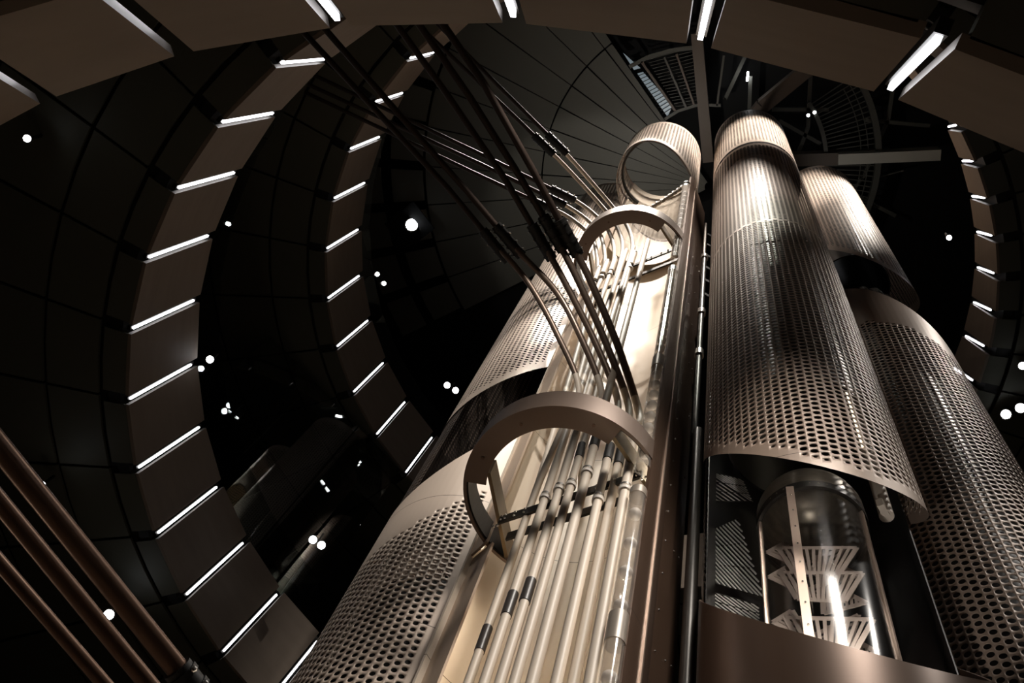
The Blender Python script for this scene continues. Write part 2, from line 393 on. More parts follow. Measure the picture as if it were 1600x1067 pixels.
# glass partition further back, turned towards the silos and mirroring them
P_ = Vector((-2.7, 11.25, 0)); ang_ = R(-70); tl_ = R(8.5)
t = thing('glass_partition', 'tall canted glass partition behind the middle ring at lower left, mirroring the silos', 'partition', (P_.x, P_.y, 12.2))
for k in range(3):
    c_ = P_ + Vector((-math.sin(ang_), math.cos(ang_), 0)) * ((k - 1) * 1.3)
    nx = Vector((math.cos(ang_) * math.cos(tl_), math.sin(ang_) * math.cos(tl_), -math.sin(tl_))); ty = Vector((-math.sin(ang_), math.cos(ang_), 0))
    MB().box((c_.x, c_.y, 14.7), .02, 1.27, 4.9, ax=(nx, ty, nx.cross(ty))).build('glass_panel', M['mirrorglass'], t)

# linear lights: they sit in the recesses between the boards
def ordlabel(k, n, tail): return '%s %s' % (ORD[k] if k < 12 else 'last', tail)
AL3 = [113 + 9.6 * k for k in range(0, 10)]
for k, a in enumerate(AL3[::-1]):
    led_light(3, a, 17.3, 19.35, 6.25, 6.27, -1.0, ordlabel(k, 10, 'white light strip from the top on the left side of the high ring'), 'light strips on the left of the high ring')
AR3 = [-61.5 + 6.35 * k for k in range(0, 8)]
for k, a in enumerate(AR3):
    led_light(3, a, 17.62, 18.95, 6.25, 6.27, 2.6, ordlabel(k, 8, 'short white light strip from the top on the right side of the high ring'), 'light strips on the right of the high ring', 1)
AL2 = [112.5 + 9.5 * k for k in range(0, 11)]
for k, a in enumerate(AL2[::-1]):
    led_light(2, a, 10.3, 12.1, 6.25, 6.25, -1.8, ordlabel(k, 11, 'long white light strip from the top on the middle ring'), 'light strips on the middle ring')
AL1 = [-107.1 + 6.6 * k for k in range(-4, 2)]
for k, a in enumerate(AL1):
    led_light(1, a, 3.25, 4.2, 6.13, 5.88, lean1(a), ordlabel(k, 7, 'wide white light strip from the left on the nearest ring overhead'), 'light strips on the nearest ring', 2, .09 if k < 2 else .0)

# ------------------------------------------------------------------ the roof
C2 = Vector((2.55, 4.7)); ZR = 25.0
def qp(a, r, z=ZR): return (C2.x + r * math.cos(R(a)), C2.y + r * math.sin(R(a)), z)
rf = MB()
edges_a = [123 + 8 * k for k in range(-1, 11)][1:]
bands = [(.15, 4.39, .018), (4.43, 7.62, .018), (7.70, 8.6, .14), (8.9, 9.7, .14)]
for (ra, rb, g) in bands:
    for k, a in enumerate(edges_a[:-1] + [203]):
        n = 4; d = math.degrees(g / rb); a_end = a + 8 if a < 203 else 206
        if a >= 203: a = 203
        vs = []; fs = []
        for q in range(n + 1):
            aa = a + d + (a_end - a - 2 * d) * q / n
            vs += [qp(aa, ra), qp(aa, rb), qp(aa, rb, ZR + .05), qp(aa, ra, ZR + .05)]
        for q in range(n):
            for j in range(4): fs.append((q * 4 + j, q * 4 + (j + 1) % 4, q * 4 + 4 + (j + 1) % 4, q * 4 + 4 + j))
        fs += [(3, 2, 1, 0), (n * 4, n * 4 + 1, n * 4 + 2, n * 4 + 3)]
        rf.add(vs, fs)
struct(rf, 'ceiling', M['roof'])
struct(MB().arc(CR, .01, 12.2, 26.2, 26.4, 0, 360, 64), 'ceiling_deck', M['roofback'])
# steel under the roof opening
def steel(name, label, pts, wd, th, m, cat='beam'):
    mb = MB()
    for a, b in zip(pts[:-1], pts[1:]): mb.bar(a, b, wd, th)
    o = mb.build(name, M[m]); tag(o, label, cat); return o
steel('roof_beam', 'wide brown roof beam running up between the two middle silos', [(.30, 1.6, 25.0), (2.15, 4.15, 25.0)], .27, .45, 'beam')
steel('roof_beam', 'pale grey roof beam to the right of the slotted silo tops', [(4.85, 2.56, 24.9), (6.85, 1.33, 24.9)], .26, .45, 'beamgrey')
steel('roof_beam', 'short brown roof beam behind the right silo top', [(3.7, 3.25, 25.0), (4.85, 2.56, 25.0)], .3, .45, 'beam')
steel('roof_beam', 'brown roof beam above the right middle silo, next to the nearest ring', [(3.1, 1.0, 25.0), (2.6, 2.35, 25.0), (2.5, 3.2, 25.0)], .34, .45, 'beam')
def poly(a0, a1, r, n, z): return [qp(a0 + (a1 - a0) * i / n, r, z) for i in range(n + 1)]
CG = Vector((2.45, 4.15)); CI = Vector((1.93, 5.05))
def arcpts(c, r, a0, a1, n, z): return [(c.x + r * math.cos(R(a0 + (a1 - a0) * i / n)), c.y + r * math.sin(R(a0 + (a1 - a0) * i / n)), z) for i in range(n + 1)]
cw = thing('roof_catwalk', 'curved catwalk of thin cross bars under the dark roof', 'catwalk', (C2.x, C2.y, 25))
def polybar(name, pts, wd, th, m, parent):
    mb = MB()
    for a, b in zip(pts[:-1], pts[1:]): mb.bar(a, b, wd, th)
    return mb.build(name, M[m], parent)
polybar('outer_rail', arcpts(CG, 3.85, -62, 40, 26, 25.0), .14, .2, 'thin', cw)
polybar('inner_rail', arcpts(CG, 2.62, -66, 40, 26, 25.0), .10, .2, 'thin', cw)
po = arcpts(CG, 3.85, -64, 30, 46, 25.05); pi = arcpts(CG, 2.62, -64, 30, 46, 25.05); mb = MB()
for a, b in zip(po, pi): mb.bar(a, b, .022, .04)
for rr in (3.45, 3.62): 
    pp = arcpts(CG, rr, -62, 38, 26, 25.02)
    for a, b in zip(pp[:-1], pp[1:]): mb.bar(a, b, .02, .03)
o = mb.build('cross_bars', M['thin'], cw); o['kind'] = 'stuff'
# louvred frames left of the wide beam
lf = thing('louvre_frame', 'fan shaped frame of dark louvres beneath the roof between the beams', 'frame', (1, 3, 25))
polybar('frame', [(-.75, 3.05, 24.9), (-.45, 2.62, 24.9), (.0, 2.2, 24.9), (.45, 1.9, 24.9)], .10, .12, 'thin', lf)
polybar('frame', [(.66, 3.75, 24.9), (.85, 3.41, 24.9), (1.19, 3.06, 24.9), (1.7, 2.8, 24.9)], .07, .12, 'thin', lf)
polybar('frame', [(-.1, 2.45, 24.9), (.98, 3.25, 24.9)], .05, .12, 'thin', lf)
polybar('frame', [(.12, 2.25, 24.9), (1.12, 3.1, 24.9)], .05, .12, 'beam', lf)
polybar('frame', [(-.55, 2.8, 24.9), (.8, 3.45, 24.9)], .06, .12, 'beam', lf)
polybar('frame', [(1.15, 1.75, 24.9), (1.62, 2.85, 24.9)], .05, .12, 'thin', lf)
mb = MB()
for k in range(18):
    t = k / 17
    a = Vector((-.45, 2.72, 25)).lerp(Vector((.82, 3.40, 25)), t); b = Vector((.35, 1.98, 25)).lerp(Vector((1.50, 2.90, 25)), t); mb.bar(a, b, .012, .05)
mb.build('louvre_slats', M['thin'], lf)
# lit window strip with slats
sk = thing('skylight_strip', 'narrow wedge of pale blue glazing behind slats under the roof', 'skylight', (0, 3.1, 25))
MB().add([(-1.06, 2.86, 25.1), (-.62, 3.09, 25.1), (-.50, 2.98, 25.1), (-1.06, 2.86, 25.13), (-.62, 3.09, 25.13), (-.50, 2.98, 25.13)], [(0, 1, 2), (5, 4, 3), (0, 3, 4, 1), (1, 4, 5, 2), (2, 5, 3, 0)]).build('pane', M['skylight'], sk)
MB().add([(-.50, 3.13, 25.1), (-.40, 3.03, 25.1), (.66, 3.39, 25.1), (.70, 3.70, 25.1), (-.50, 3.13, 25.13), (-.40, 3.03, 25.13), (.66, 3.39, 25.13), (.70, 3.70, 25.13)], [(0, 1, 2, 3), (7, 6, 5, 4), (0, 4, 5, 1), (1, 5, 6, 2), (2, 6, 7, 3), (3, 7, 4, 0)]).build('pane', M['skylight'], sk)
mb = MB()
for k in range(13):
    t = (k + .5) / 13; mb.bar(Vector((-.52, 3.16, 25.02)).lerp(Vector((.58, 3.72, 25.02)), t), Vector((-.36, 2.98, 25.02)).lerp(Vector((.78, 3.36, 25.02)), t), .018, .03)
mb.build('slats', M['recess'], sk)
# thin trusses
TR = [[(2.0, 1.9), (2.4, 2.6)], [(1.6, 1.2), (1.75, 2.7)], [(3.2, 1.1), (3.9, 2.3), (4.1, 3.2)], [(2.9, 2.35), (4.1, 1.7)], [(3.2, 2.5), (4.4, 2.5)],
      [(4.95, .2), (5.45, 1.2), (5.6, 1.9), (5.75, 2.7), (5.7, 3.4)], [(5.0, 1.5), (6.4, .9)], [(5.3, 3.2), (7.0, 3.15)], [(6.0, 2.6), (6.5, 2.1)]]
for k, p in enumerate(TR):
    lab = ['thin dark strut just left of the middle silo top', 'slim dark strut beside the wide brown roof beam', 'bent dark truss chord right of the middle silo top', 'dark truss strut crossing above the slotted silo', 'short level truss strut right of the slotted silo',
           'long bent dark truss chord crossing the pale roof beam', 'dark strut above the pale grey roof beam', 'dark strut below the pale grey beam running right', 'thin short rod hanging below the pale grey beam'][k]
    steel('roof_strut', lab, [(x, y, 25.4) for x, y in p], .09 if k < 8 else .03, .1, 'thin', 'strut')
o = MB().box((1.93, 1.93, 25.2), .05, .22, .05, R(-25)).build('roof_lamp', M['lens']); tag(o, 'small bright lamp tube left of the middle silo top, high under the roof', 'lamp')

# ------------------------------------------------------------------ silos
AXT = Vector(pol(13.6, 4.0)); AXA = Vector(pol(40.7, 4.0)); AXM = Vector(pol(6.6, 5.3 * 1.085)); AXB = Vector(pol(53.6, 5.5)); RS = .8
const = lambda z: (lambda x, y: z)
# right middle silo (A)
sa = thing('perforated_silo', 'tall perforated bronze silo in the middle right, hanging over the glass cylinder', 'silo', (AXA.x, AXA.y, 2.5))
botA = lambda x, y: 6.98 + .276 * x + 1.431 * y
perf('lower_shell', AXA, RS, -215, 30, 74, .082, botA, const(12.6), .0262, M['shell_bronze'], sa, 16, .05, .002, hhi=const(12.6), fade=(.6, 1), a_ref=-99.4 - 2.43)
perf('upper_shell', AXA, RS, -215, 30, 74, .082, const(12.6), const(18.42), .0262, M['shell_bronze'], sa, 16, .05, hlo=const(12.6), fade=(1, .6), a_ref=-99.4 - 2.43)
crA = perf('crown', AXA, RS, -270, 90, 74, .082, const(18.62), const(22.9), .0275, M['shell'], sa, 8, .12, a_ref=-99.4)
perf('back_shell', AXA, RS - .012, 30, 145, 74, .082, const(5.6), const(18.15), .0275, M['shell_inner'], sa, 8, .12)
MB().arc(AXA, .60, .62, 7.9, 22.6, 0, 360, 40).build('shade_core', M['innerdark'], sa, True)  # black core added so that the holes look dark inside
MB().arc(AXA, .05, .79, 18.3, 18.34, 0, 360, 40).build('top_plate', M['innerdark'], sa)
botE = lambda x, y: 6.99 + .276 * x + 1.431 * y
loA = lambda x, y: 5.183 + .44 * x + 1.414 * y
sheet(AXA, RS, .012, const(-1.6), loA, -235, 35, 60).build('base_shell', M['bronze'], sa, True)
MB().arc(AXA, .05, .7, 1.0, 1.05, 0, 360, 40).build('base_plate', M['innerdark'], sa)
sheet(AXA, RS - .03, .01, const(2.0), const(9.2), -18, 140, 30).build('dark_backing', M['innerdark'], sa, True)
# left silo (M)
KM = 1.085; RM = RS * KM
sm_ = thing('perforated_silo', 'broad perforated cream silo at the left, beside the open pipe shaft', 'silo', (AXM.x, AXM.y, -1.6))
topM = lambda x, y: 8.5 * KM + 1.85 * x
botL = lambda x, y: 10.086 * KM + 1.488 * x + .104 * y
perf('lower_shell', AXM, RM, -262, -102.03, 82.8, .068 * KM, const(-1.6), topM, .0205 * KM, M['shell'], sm_, 16, .10, .002, a_ref=-104.2 - 2.17, off=.02, hhi=lambda x, y: 7.30 * KM + 1.43 * x)
sheet(AXM, RM, .012, const(-1.6), topM, -102.03, -94.5, 4).build('edge_strip', M['shell'], sm_)
sheet(AXM, RM, .012, botL, const(21.2), -102.03, -94.5, 4).build('edge_strip', M['shell'], sm_)
perf('upper_shell', AXM, RM, -262, -102.03, 82.8, .068 * KM, botL, const(21.2), .0205 * KM, M['shell'], sm_, 8, .12, a_ref=-104.2 - 2.17)
perf('back_shell', AXM, RM - .012, 98, 205, 82.8, .068 * KM, const(2.0), const(21.0), .0205 * KM, M['shell_inner'], sm_, 8, .12)
perf('back_shell', AXM, RM - .012, 20, 98, 82.8, .068 * KM, const(2.0), const(21.0), .0205 * KM, M['shell_inner'], sm_, 8, .12)
MB().arc(AXM, .66, .68, 0.0, 6.4, 0, 360, 40).build('shade_core', M['innerdark'], sm_, True)  # added black cores, shade behind the holes
MB().arc(AXM, .66, .68, 14.2, 21.0, 0, 360, 40).build('shade_core', M['innerdark'], sm_, True)
# right silo (B)
sb = thing('perforated_silo', 'rightmost perforated bronze silo, its pale top behind the middle one', 'silo', (AXB.x, AXB.y, -1.6))
botB = lambda x, y: 15.892 - .661 * x + 2.153 * y
topC = lambda x, y: 12.55 - 1.5 * x + .30 * y
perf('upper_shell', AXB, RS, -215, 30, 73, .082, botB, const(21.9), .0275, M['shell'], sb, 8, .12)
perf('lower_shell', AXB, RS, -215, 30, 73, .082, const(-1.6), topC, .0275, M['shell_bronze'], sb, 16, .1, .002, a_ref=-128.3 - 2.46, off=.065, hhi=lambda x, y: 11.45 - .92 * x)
perf('back_shell', AXB, RS - .012, 30, 145, 73, .082, const(2.0), const(21.8), .0275, M['shell_inner'], sb, 8, .12)
MB().arc(AXB, .56, .58, 1.0, 11.6, 0, 360, 40).build('shade_core', M['innerdark'], sb, True)  # black cores put in as the dark interior behind the holes
MB().arc(AXB, .56, .58, 15.6, 21.6, 0, 360, 40).build('shade_core', M['innerdark'], sb, True)
mb = MB()
for k in range(5):
    a = R(-150 + 25 * k); mb.tube(smoothpath([(AXB.x + .45 * math.cos(a), AXB.y + .45 * math.sin(a), 13.4), (AXB.x + .4 * math.cos(a), AXB.y + .4 * math.sin(a), 14.3), (AXB.x + .1 * math.cos(a), AXB.y + .1 * math.sin(a), 14.7), (AXB.x - .3 * math.cos(a), AXB.y - .3 * math.sin(a), 14.6)], 5), .07, 10)
mb.build('machinery', M['black'], sb, True)
# bright inner tube seen through one row of holes of the middle silo
az = 48.3; p = pol(az, 4.12)
it = thing('cream_tube', 'cream tube hanging out below the middle right silo', 'tube', (p[0], p[1], 6.8))
MB().tube([(p[0], p[1], 6.62), (p[0], p[1], 16.0)], .055, 16).build('tube_body', M['pipe'], it, True)
MB().box((p[0] - .062, p[1] - .02, 11.75), .014, .012, 8.2, R(-40)).build('light_strip', M['warmline'], it)
MB().box((p[0] - .05, p[1] - .03, 6.66), .10, .05, .10, R(30)).build('foot_flange', M['pipe'], it)

# central open shaft (T)
st = thing('pipe_shaft', 'open cream-lined shaft with bronze hoops and a slotted crown, holding the pipes', 'shaft', (AXT.x, AXT.y, -1.6))
T = lambda x, y, z: (AXT.x + x, AXT.y + y, z)
topT = lambda x, y: 17.0 - 1.0 * x
sheet(Vector((AXT.x + .05, AXT.y + .22)), .80, .02, const(-1.6), const(18.2), -38, 126, 60).build('back_wall', M['cream'], st, True)
sheet(AXT, .78, .01, const(15.5), const(20.7), -28, 112, 40).build('back_wall', M['cream'], st, True)
sheet(AXT, .80, .03, const(-1.6), lambda x, y: 17.7 - 1.594 * x, -59, -20, 24).build('side_cladding', M['bronze'], st, True)
sheet(AXT, .812, .035, const(-1.6), lambda x, y: 17.55 - 1.594 * x, -46, -44.6, 1).build('edge_strip', M['edge'], st)
p1 = pol(25.0, 3.95); p2 = pol(27.3, 4.35)
mb = MB().bar((p1[0] + .0, p1[1], 8.2), (p2[0], p2[1], 8.2), 19.6, .012, up=(p2[1] - p1[1], -(p2[0] - p1[0]), 0))
mb.build('side_flange', M['bronze'], st)
mb = MB(); d = (Vector((p2[0], p2[1], 0)) - Vector((p1[0], p1[1], 0)))
for k in range(28):
    for f_ in ((.14,) if k % 3 else (.14, .55, .8)):
        q_ = Vector((p1[0], p1[1], 0)) + d * f_; z = 2.4 + k * .42 + (f_ * .3); mb.ball((q_.x + .004, q_.y - .008, z), .008, 8, 6)
mb.build('rivets', M['steel'], st)
# trim plate hiding a vertical light line along the left of the shaft
for ax_, ay_, bx_, by_, z0_, z1_ in ((.58, 4.80, .655, 4.54, -1.6, 6.46), (.54, 4.82, .61, 4.56, 6.46, 17.8)):
    MB().bar((ax_, ay_, (z0_ + z1_) / 2), (bx_, by_, (z0_ + z1_) / 2), z1_ - z0_, .02, up=(by_ - ay_, -(bx_ - ax_), 0)).build('trim_plate', M['trim'], st)
    MB().box((bx_ - .0, by_ + .15, (z0_ + z1_) / 2 - .15), .012, .03, z1_ - z0_ - .5, R(15)).build('light_strip', M['warmled' if z0_ < 0 else 'warmdim'], st)
MB().box((pol(23.2, 3.68)[0], pol(23.2, 3.68)[1], 3.2), .03, .012, 9.0, R(-30)).build('light_strip', M['warmled'], st)
# crown
crown = perf('crown', AXT, RS, -180, 180, 74, .082, lambda x, y: 17.72 - 1.594 * x, const(20.75), .0275, M['shell'], st, 8, .12)
sheet(AXT, RS - .02, .01, lambda x, y: 17.72 - 1.594 * x, lambda x, y: 17.82 - 1.594 * x, -180, 180, 60).build('crown_lip', M['hoop'], st)
MB().arc(AXT, .70, .74, 19.2, 19.35, 95, 215, 24).build('crown_rib', M['black'], st)

def hoop(zlo, zhi, label):
    h = MB().arc(AXT, .775, .80, zlo, zhi, 98, 318, 72).build('hoop', M['hoop'], st, True); h['label'] = label
    MB().arc(AXT, .615, .776, zlo, zlo + .02, 158, 277, 48).build('flange', M['hoop'], h)
    MB().arc(AXT, .762, .776, zlo + .02, zhi - .005, 100, 314, 60).build('inner_face', M['hoopdark'], h)
    mb = MB().bar(T(-.60, .12, zlo + .11), T(-.13, .74, zlo + .11), .03, .22); mb.build('side_plate', M['brass'], h)
    mb = MB().bar(T(.08, -.68, zlo + .11), T(.60, -.40, zlo + .11), .03, .22); mb.build('side_plate', M['brass'], h)
    a = Vector(T(-.34, .42, zlo - .06)); b = Vector(T(.40, -.56, zlo - .06)); b1 = MB().bar(a, b, .02, .10).build('support_bar', M['black'], h)
    dd = Vector((.12, .1, 0)); b2 = MB().bar(a + dd, b + dd, .02, .10).build('support_bar', M['black'], h)
    mb = MB()
    for f_ in (.02, .05, .12, .19, .70, .82, .90, .97):
        q_ = a.lerp(b, f_); n_ = (b - a).cross(Vector((0, 0, 1))).normalized()
        if n_.y > 0: n_ = -n_
        for dz in (-.025, .025): bolt(h, q_ + n_ * .016 + Vector((0, 0, dz)), .011)
    for f_ in (-.03, .0, 1.0, 1.03):
        q_ = a.lerp(b, f_); bolt(h, q_ + Vector((0, 0, -.07)), .014)
    mb = MB()
    for ang in (178, 215, 262): mb.tube([(AXT.x + .70 * math.cos(R(ang)), AXT.y + .70 * math.sin(R(ang)), zlo - .006), (AXT.x + .70 * math.cos(R(ang)), AXT.y + .70 * math.sin(R(ang)), zlo + .004)], .014, 10)
    mb.build('rivets', M['bronze'], h, True)
hoop(6.49, 6.765, 'large lower bronze hoop')
hoop(12.80, 13.12, 'upper bronze hoop')

# ------------------------------------------------------------------ pipes in the shaft
def on_bar(az, off=0.0):
    """where a pipe of this bearing crosses the line of the support bar"""
    ax, ay = AXT.x - .30, AXT.y + .36; bx, by = AXT.x + .36, AXT.y - .56
    dx, dy = bx - ax, by - ay; s_, c_ = math.sin(R(az)), math.cos(R(az))
    t = (ax * dy - ay * dx) / (s_ * dy - c_ * dx); return (s_ * (t + off), c_ * (t + off))
def collar(parent, p, z, r, m='nylon', h=.035, k=1.32, name='collar'):
    MB().tube([(p[0], p[1], z), (p[0], p[1], z + h)], r * k, 18).build(name, M[m], parent, True)
def sleeve(parent, p, z0, z1, r, m='sleeve'):
    MB().tube([(p[0], p[1], z0), (p[0], p[1], z1)], r * 1.13, 18).build('sleeve', M[m], parent, True)
def coupling(parent, a, b, r):
    a = Vector(a); b = Vector(b); d = (b - a).normalized(); c = MB().tube([a, b], r * 1.75, 14).build('coupling', M['rubber'], parent, True)
    mb = MB(); s_ = d.cross(Vector((0, 0, 1))).normalized(); L = (b - a).length
    for k in range(4):
        q_ = a + d * (L * (k + .5) / 4)
        for e in (-1, 1): bolt(c, q_ + s_ * (e * r * 1.9), .013)
    mb = MB()
    for k in range(4): q_ = a + d * (L * (k + .5) / 4); mb.tube([q_ - d * .012, q_ + d * .012], r * 1.95, 14)
    mb.build('clamp_bands', M['rubber'], c)
AZ = [10.50, 11.72, 12.95, 14.1, 15.52, 17.5, 18.92, 20.3]
PR = [.031, .033, .034, .033, .037, .034, .036, .038]
near = [[(.79, 3.86, 8.35), (.35, 3.68, 8.9), (-.12, 3.52, 9.3), (-.49, 3.42, 9.45), (-.63, 3.4, 9.5), (-1.34, 3.1, 9.5), (-2.25, 2.78, 9.5), (-3.3, 2.41, 9.5), (-5.66, 1.58, 9.5)],
        [(.98, 3.76, 8.35), (.54, 3.56, 8.9), (.14, 3.44, 9.3), (-.34, 3.33, 9.45), (-.53, 3.28, 9.5), (-1.15, 3.03, 9.5), (-2.15, 2.65, 9.5), (-3.13, 2.27, 9.5), (-5.46, 1.37, 9.5)],
        [(1.14, 3.74, 8.35), (.75, 3.58, 8.9), (.27, 3.37, 9.3), (-.06, 3.20, 9.45), (-.22, 3.12, 9.5), (-.86, 2.72, 9.5), (-1.75, 2.25, 9.5), (-2.66, 1.80, 9.5), (-4.83, .78, 9.5)],
        [(1.26, 3.74, 8.35), (.83, 3.52, 8.9), (.30, 3.23, 9.3), (.02, 3.08, 9.45), (-.16, 2.98, 9.5), (-.74, 2.62, 9.5), (-1.54, 2.16, 9.5), (-2.4, 1.72, 9.5), (-4.65, .60, 9.5)],
        [(1.39, 3.76, 8.35), (.94, 3.48, 8.9), (.45, 3.20, 9.3), (.21, 3.07, 9.45), (0.0, 2.94, 9.5), (-.65, 2.50, 9.5), (-1.48, 1.97, 9.5), (-2.2, 1.60, 9.5), (-4.24, .41, 9.5)]]
nlab = ['dark pipe bending out of the shaft above the lower hoop, leftmost of five', 'second from the left of five dark pipes bending out above the lower hoop', 'middle one of five dark pipes bending out above the lower hoop', 'fourth from the left of five dark pipes bending out above the lower hoop', 'rightmost of five dark pipes bending out above the lower hoop']
base_near = [0, 3, 5, 6, 7]
fl = ['first', 'second', 'third', 'fourth', 'fifth', 'sixth', 'seventh', 'eighth']
for i, az in enumerate(AZ):
    r = PR[i]; off = -.04 if i not in (0, 6) else .05
    p = on_bar(az, off)
    pz = {0: 6.36, 1: 6.44, 2: 6.5, 3: 6.5, 4: 6.62, 5: 6.1, 6: 6.3, 7: 6.1}[i]
    if i in base_near:
        k = base_near.index(i); q_ = near[k]; a = Vector(q_[0])
        sp_ = smoothpath([(p[0], p[1], 6.9), (p[0] * .5 + a.x * .5, p[1] * .5 + a.y * .5, 7.6)] + q_[:5], 7); pts = [(p[0], p[1], -1.6), (p[0], p[1], 5.9), (p[0], p[1], 6.6)] + sp_[1:17]
        o = thing('coffee_pipe', nlab[k], 'pipe', (p[0], p[1], -1.6), 'pipes that bend out above the lower hoop')
        MB().tube(pts, r, 16).build('pipe_body', M['pipe'], o, True)
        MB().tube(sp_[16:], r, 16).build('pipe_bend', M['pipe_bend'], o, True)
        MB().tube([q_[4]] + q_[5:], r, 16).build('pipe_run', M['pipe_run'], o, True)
        a_ = Vector(q_[3]) + (Vector(q_[4]) - Vector(q_[3])).normalized() * -.08; d_ = (Vector(q_[5]) - Vector(q_[4])).normalized()
        coupling(o, Vector(q_[4]) - d_ * .20, Vector(q_[4]) + d_ * .22, r)
    else:
        o = thing('coffee_pipe', '%s from the left of eight straight cream pipes at the foot of the shaft' % fl[i], 'pipe', (p[0], p[1], -1.6), 'pipes of the shaft that run straight up')
        MB().tube([(p[0], p[1], -1.6), (p[0], p[1], 8.0), (p[0], p[1], 13.6)], r, 16).build('pipe_body', M['pipe'], o, True)
    if i in (1, 2, 3, 4, 5, 7):
        collar(o, p, pz, r); collar(o, p, pz + .05, r, 'steel', .03, 1.25, 'clamp_ring')
    if i in (0, 1, 2):
        z = (4.78, 4.98, 5.07)[i]; sleeve(o, p, z, z + .24, r)
    if i in (3, 4): z = 6.98 + .1 * (i - 3); sleeve(o, p, z, z + .24, r, 'rubber')
    if i in (5, 6): sleeve(o, p, 6.75, 7.0, r, 'rubber')
# rear row: cream pipes that run on to the upper hoop and bend out there
far = [[(.92, 3.85, 12.0), (.86, 3.85, 13.7), (.61, 3.79, 14.4), (.29, 3.76, 14.8), (-.4, 3.55, 15), (-.88, 3.39, 15), (-2.34, 2.97, 15), (-5.2, 2.1, 15)],
       [(.82, 4.01, 12.0), (.76, 3.97, 13.7), (.52, 3.9, 14.4), (.2, 3.86, 14.8), (-.5, 3.67, 15), (-1.06, 3.50, 15), (-2.25, 3.18, 15), (-5.2, 2.4, 15)],
       [(.73, 4.07, 12.0), (.70, 4.07, 13.5), (.47, 4.04, 14.4), (.15, 4.03, 14.8), (-.19, 4.04, 15), (-.42, 4.05, 15), (-1.81, 4.12, 15), (-4.9, 4.32, 15)],
       [(.65, 4.16, 12.0), (.64, 4.18, 13.2), (.42, 4.18, 14.4), (.12, 4.17, 14.8), (-.23, 4.19, 15), (-.52, 4.2, 15), (-1.84, 4.27, 15), (-4.9, 4.50, 15)],
       [(.60, 4.30, 12.0), (.62, 4.32, 13.0), (.37, 4.31, 14.4), (.03, 4.30, 14.8), (-.27, 4.33, 15), (-.61, 4.36, 15), (-1.86, 4.45, 15), (-4.9, 4.64, 15)]]
flab = ['upper of two thin pipes bending out above the upper hoop', 'lower of two thin pipes bending out above the upper hoop', 'uppermost of three thin pipes leaving left of the upper hoop', 'middle of three thin pipes leaving left of the upper hoop', 'lowest of three thin pipes leaving left of the upper hoop']
for k, q_ in enumerate(far):
    o = thing('coffee_pipe', flab[k], 'pipe', (q_[0][0], q_[0][1], -1.6), 'pipes that bend out above the upper hoop')
    x, y = q_[0][0], q_[0][1]; bx_, by_ = pol((14.1, 12.95, 11.72, 10.5, 15.52)[k], 4.36)
    pts = [(bx_, by_, -1.6), (bx_, by_, 6)] + smoothpath([(bx_, by_, 7.2), (bx_ * .7 + x * .3, by_ * .7 + y * .3, 8.6), (bx_ * .2 + x * .8, by_ * .2 + y * .8, 10.6), (x, y, 11.6)], 5) + smoothpath(q_[:6], 6) + q_[6:]
    MB().tube(pts[:-len(q_[6:])], .032, 14).build('pipe_body', M['pipe'], o, True)
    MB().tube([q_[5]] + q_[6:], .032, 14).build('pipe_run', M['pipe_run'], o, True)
    sleeve(o, (x, y), 12.75, 13.35, .038, 'pipe'); collar(o, (x, y), 12.55, .036); collar(o, (x, y), 13.3, .034, 'steel', .05)
    e = Vector(q_[5]); d_ = (Vector(q_[6]) - e).normalized(); coupling(o, e - d_ * .22, e + d_ * .22, .036)
# three large pipes low at the left
def along(a, b, t0, t1): a = Vector(a); b = Vector(b); return [tuple(a.lerp(b, t0 + (t1 - t0) * k / 3)) for k in range(4)]
low = [(along((-.47, 2.78, 2.4), (-1.15, 2.38, 2.4), -.15, 3.2), 'uppermost of three dark copper pipes across the lower left corner'),
       (along((-.53, 2.92, 2.4), (-1.01, 2.64, 2.4), -.3, 3.6), 'middle of three dark copper pipes across the lower left corner'),
       (along((-.67, 3.03, 2.4), (-1.07, 2.81, 2.4), -.4, 4), 'lowest of three dark copper pipes across the lower left corner')]
for k, (q_, lb) in enumerate(low):
    o = thing('copper_pipe', lb, 'pipe', q_[0], 'large pipes low at the left')
    MB().tube(smoothpath(q_, 2), (.038, .032, .026)[k], 18).build('pipe_body', M['pipe_copper'], o, True)
    if k < 2:
        a = Vector(q_[0]); d_ = (Vector(q_[1]) - a).normalized(); s = a + d_ * (.12 if k == 0 else 0.06)
        coupling(o, s - d_ * .26, s, .030)

# ------------------------------------------------------------------ clear tube with balls
tp = pol(21.85, 3.50)
ct = thing('clear_tube', 'clear vertical tube at the right inside of the shaft', 'tube', (tp[0], tp[1], -1.6))
MB().tube([(tp[0], tp[1], -1.6), (tp[0], tp[1], 5.98)], .058, 24, False).build('tube_wall', M['tube'], ct, True)
MB().tube([(tp[0], tp[1], 6.35), (tp[0], tp[1], 11.35)], .058, 24, False).build('tube_wall', M['tube'], ct, True)
MB().tube([(tp[0], tp[1], 11.9), (tp[0], tp[1], 16.2)], .058, 24, False).build('tube_wall', M['tube'], ct, True)
for z0, z1, m in ((4.33, 4.58, 'greysleeve'), (5.93, 6.02, 'greysleeve'), (8.28, 8.52, 'greysleeve'), (11.3, 11.45, 'steel'), (16.1, 16.28, 'steel')):
    MB().tube([(tp[0], tp[1], z0), (tp[0], tp[1], z1)], .062, 24).build('sleeve', M[m], ct, True)
zs = [5.71, 5.34, 5.02, 4.68, 4.06, 3.72] + [6.6 + .22 * k for k in range(21)] + [12.1 + .30 * k for k in range(13)]
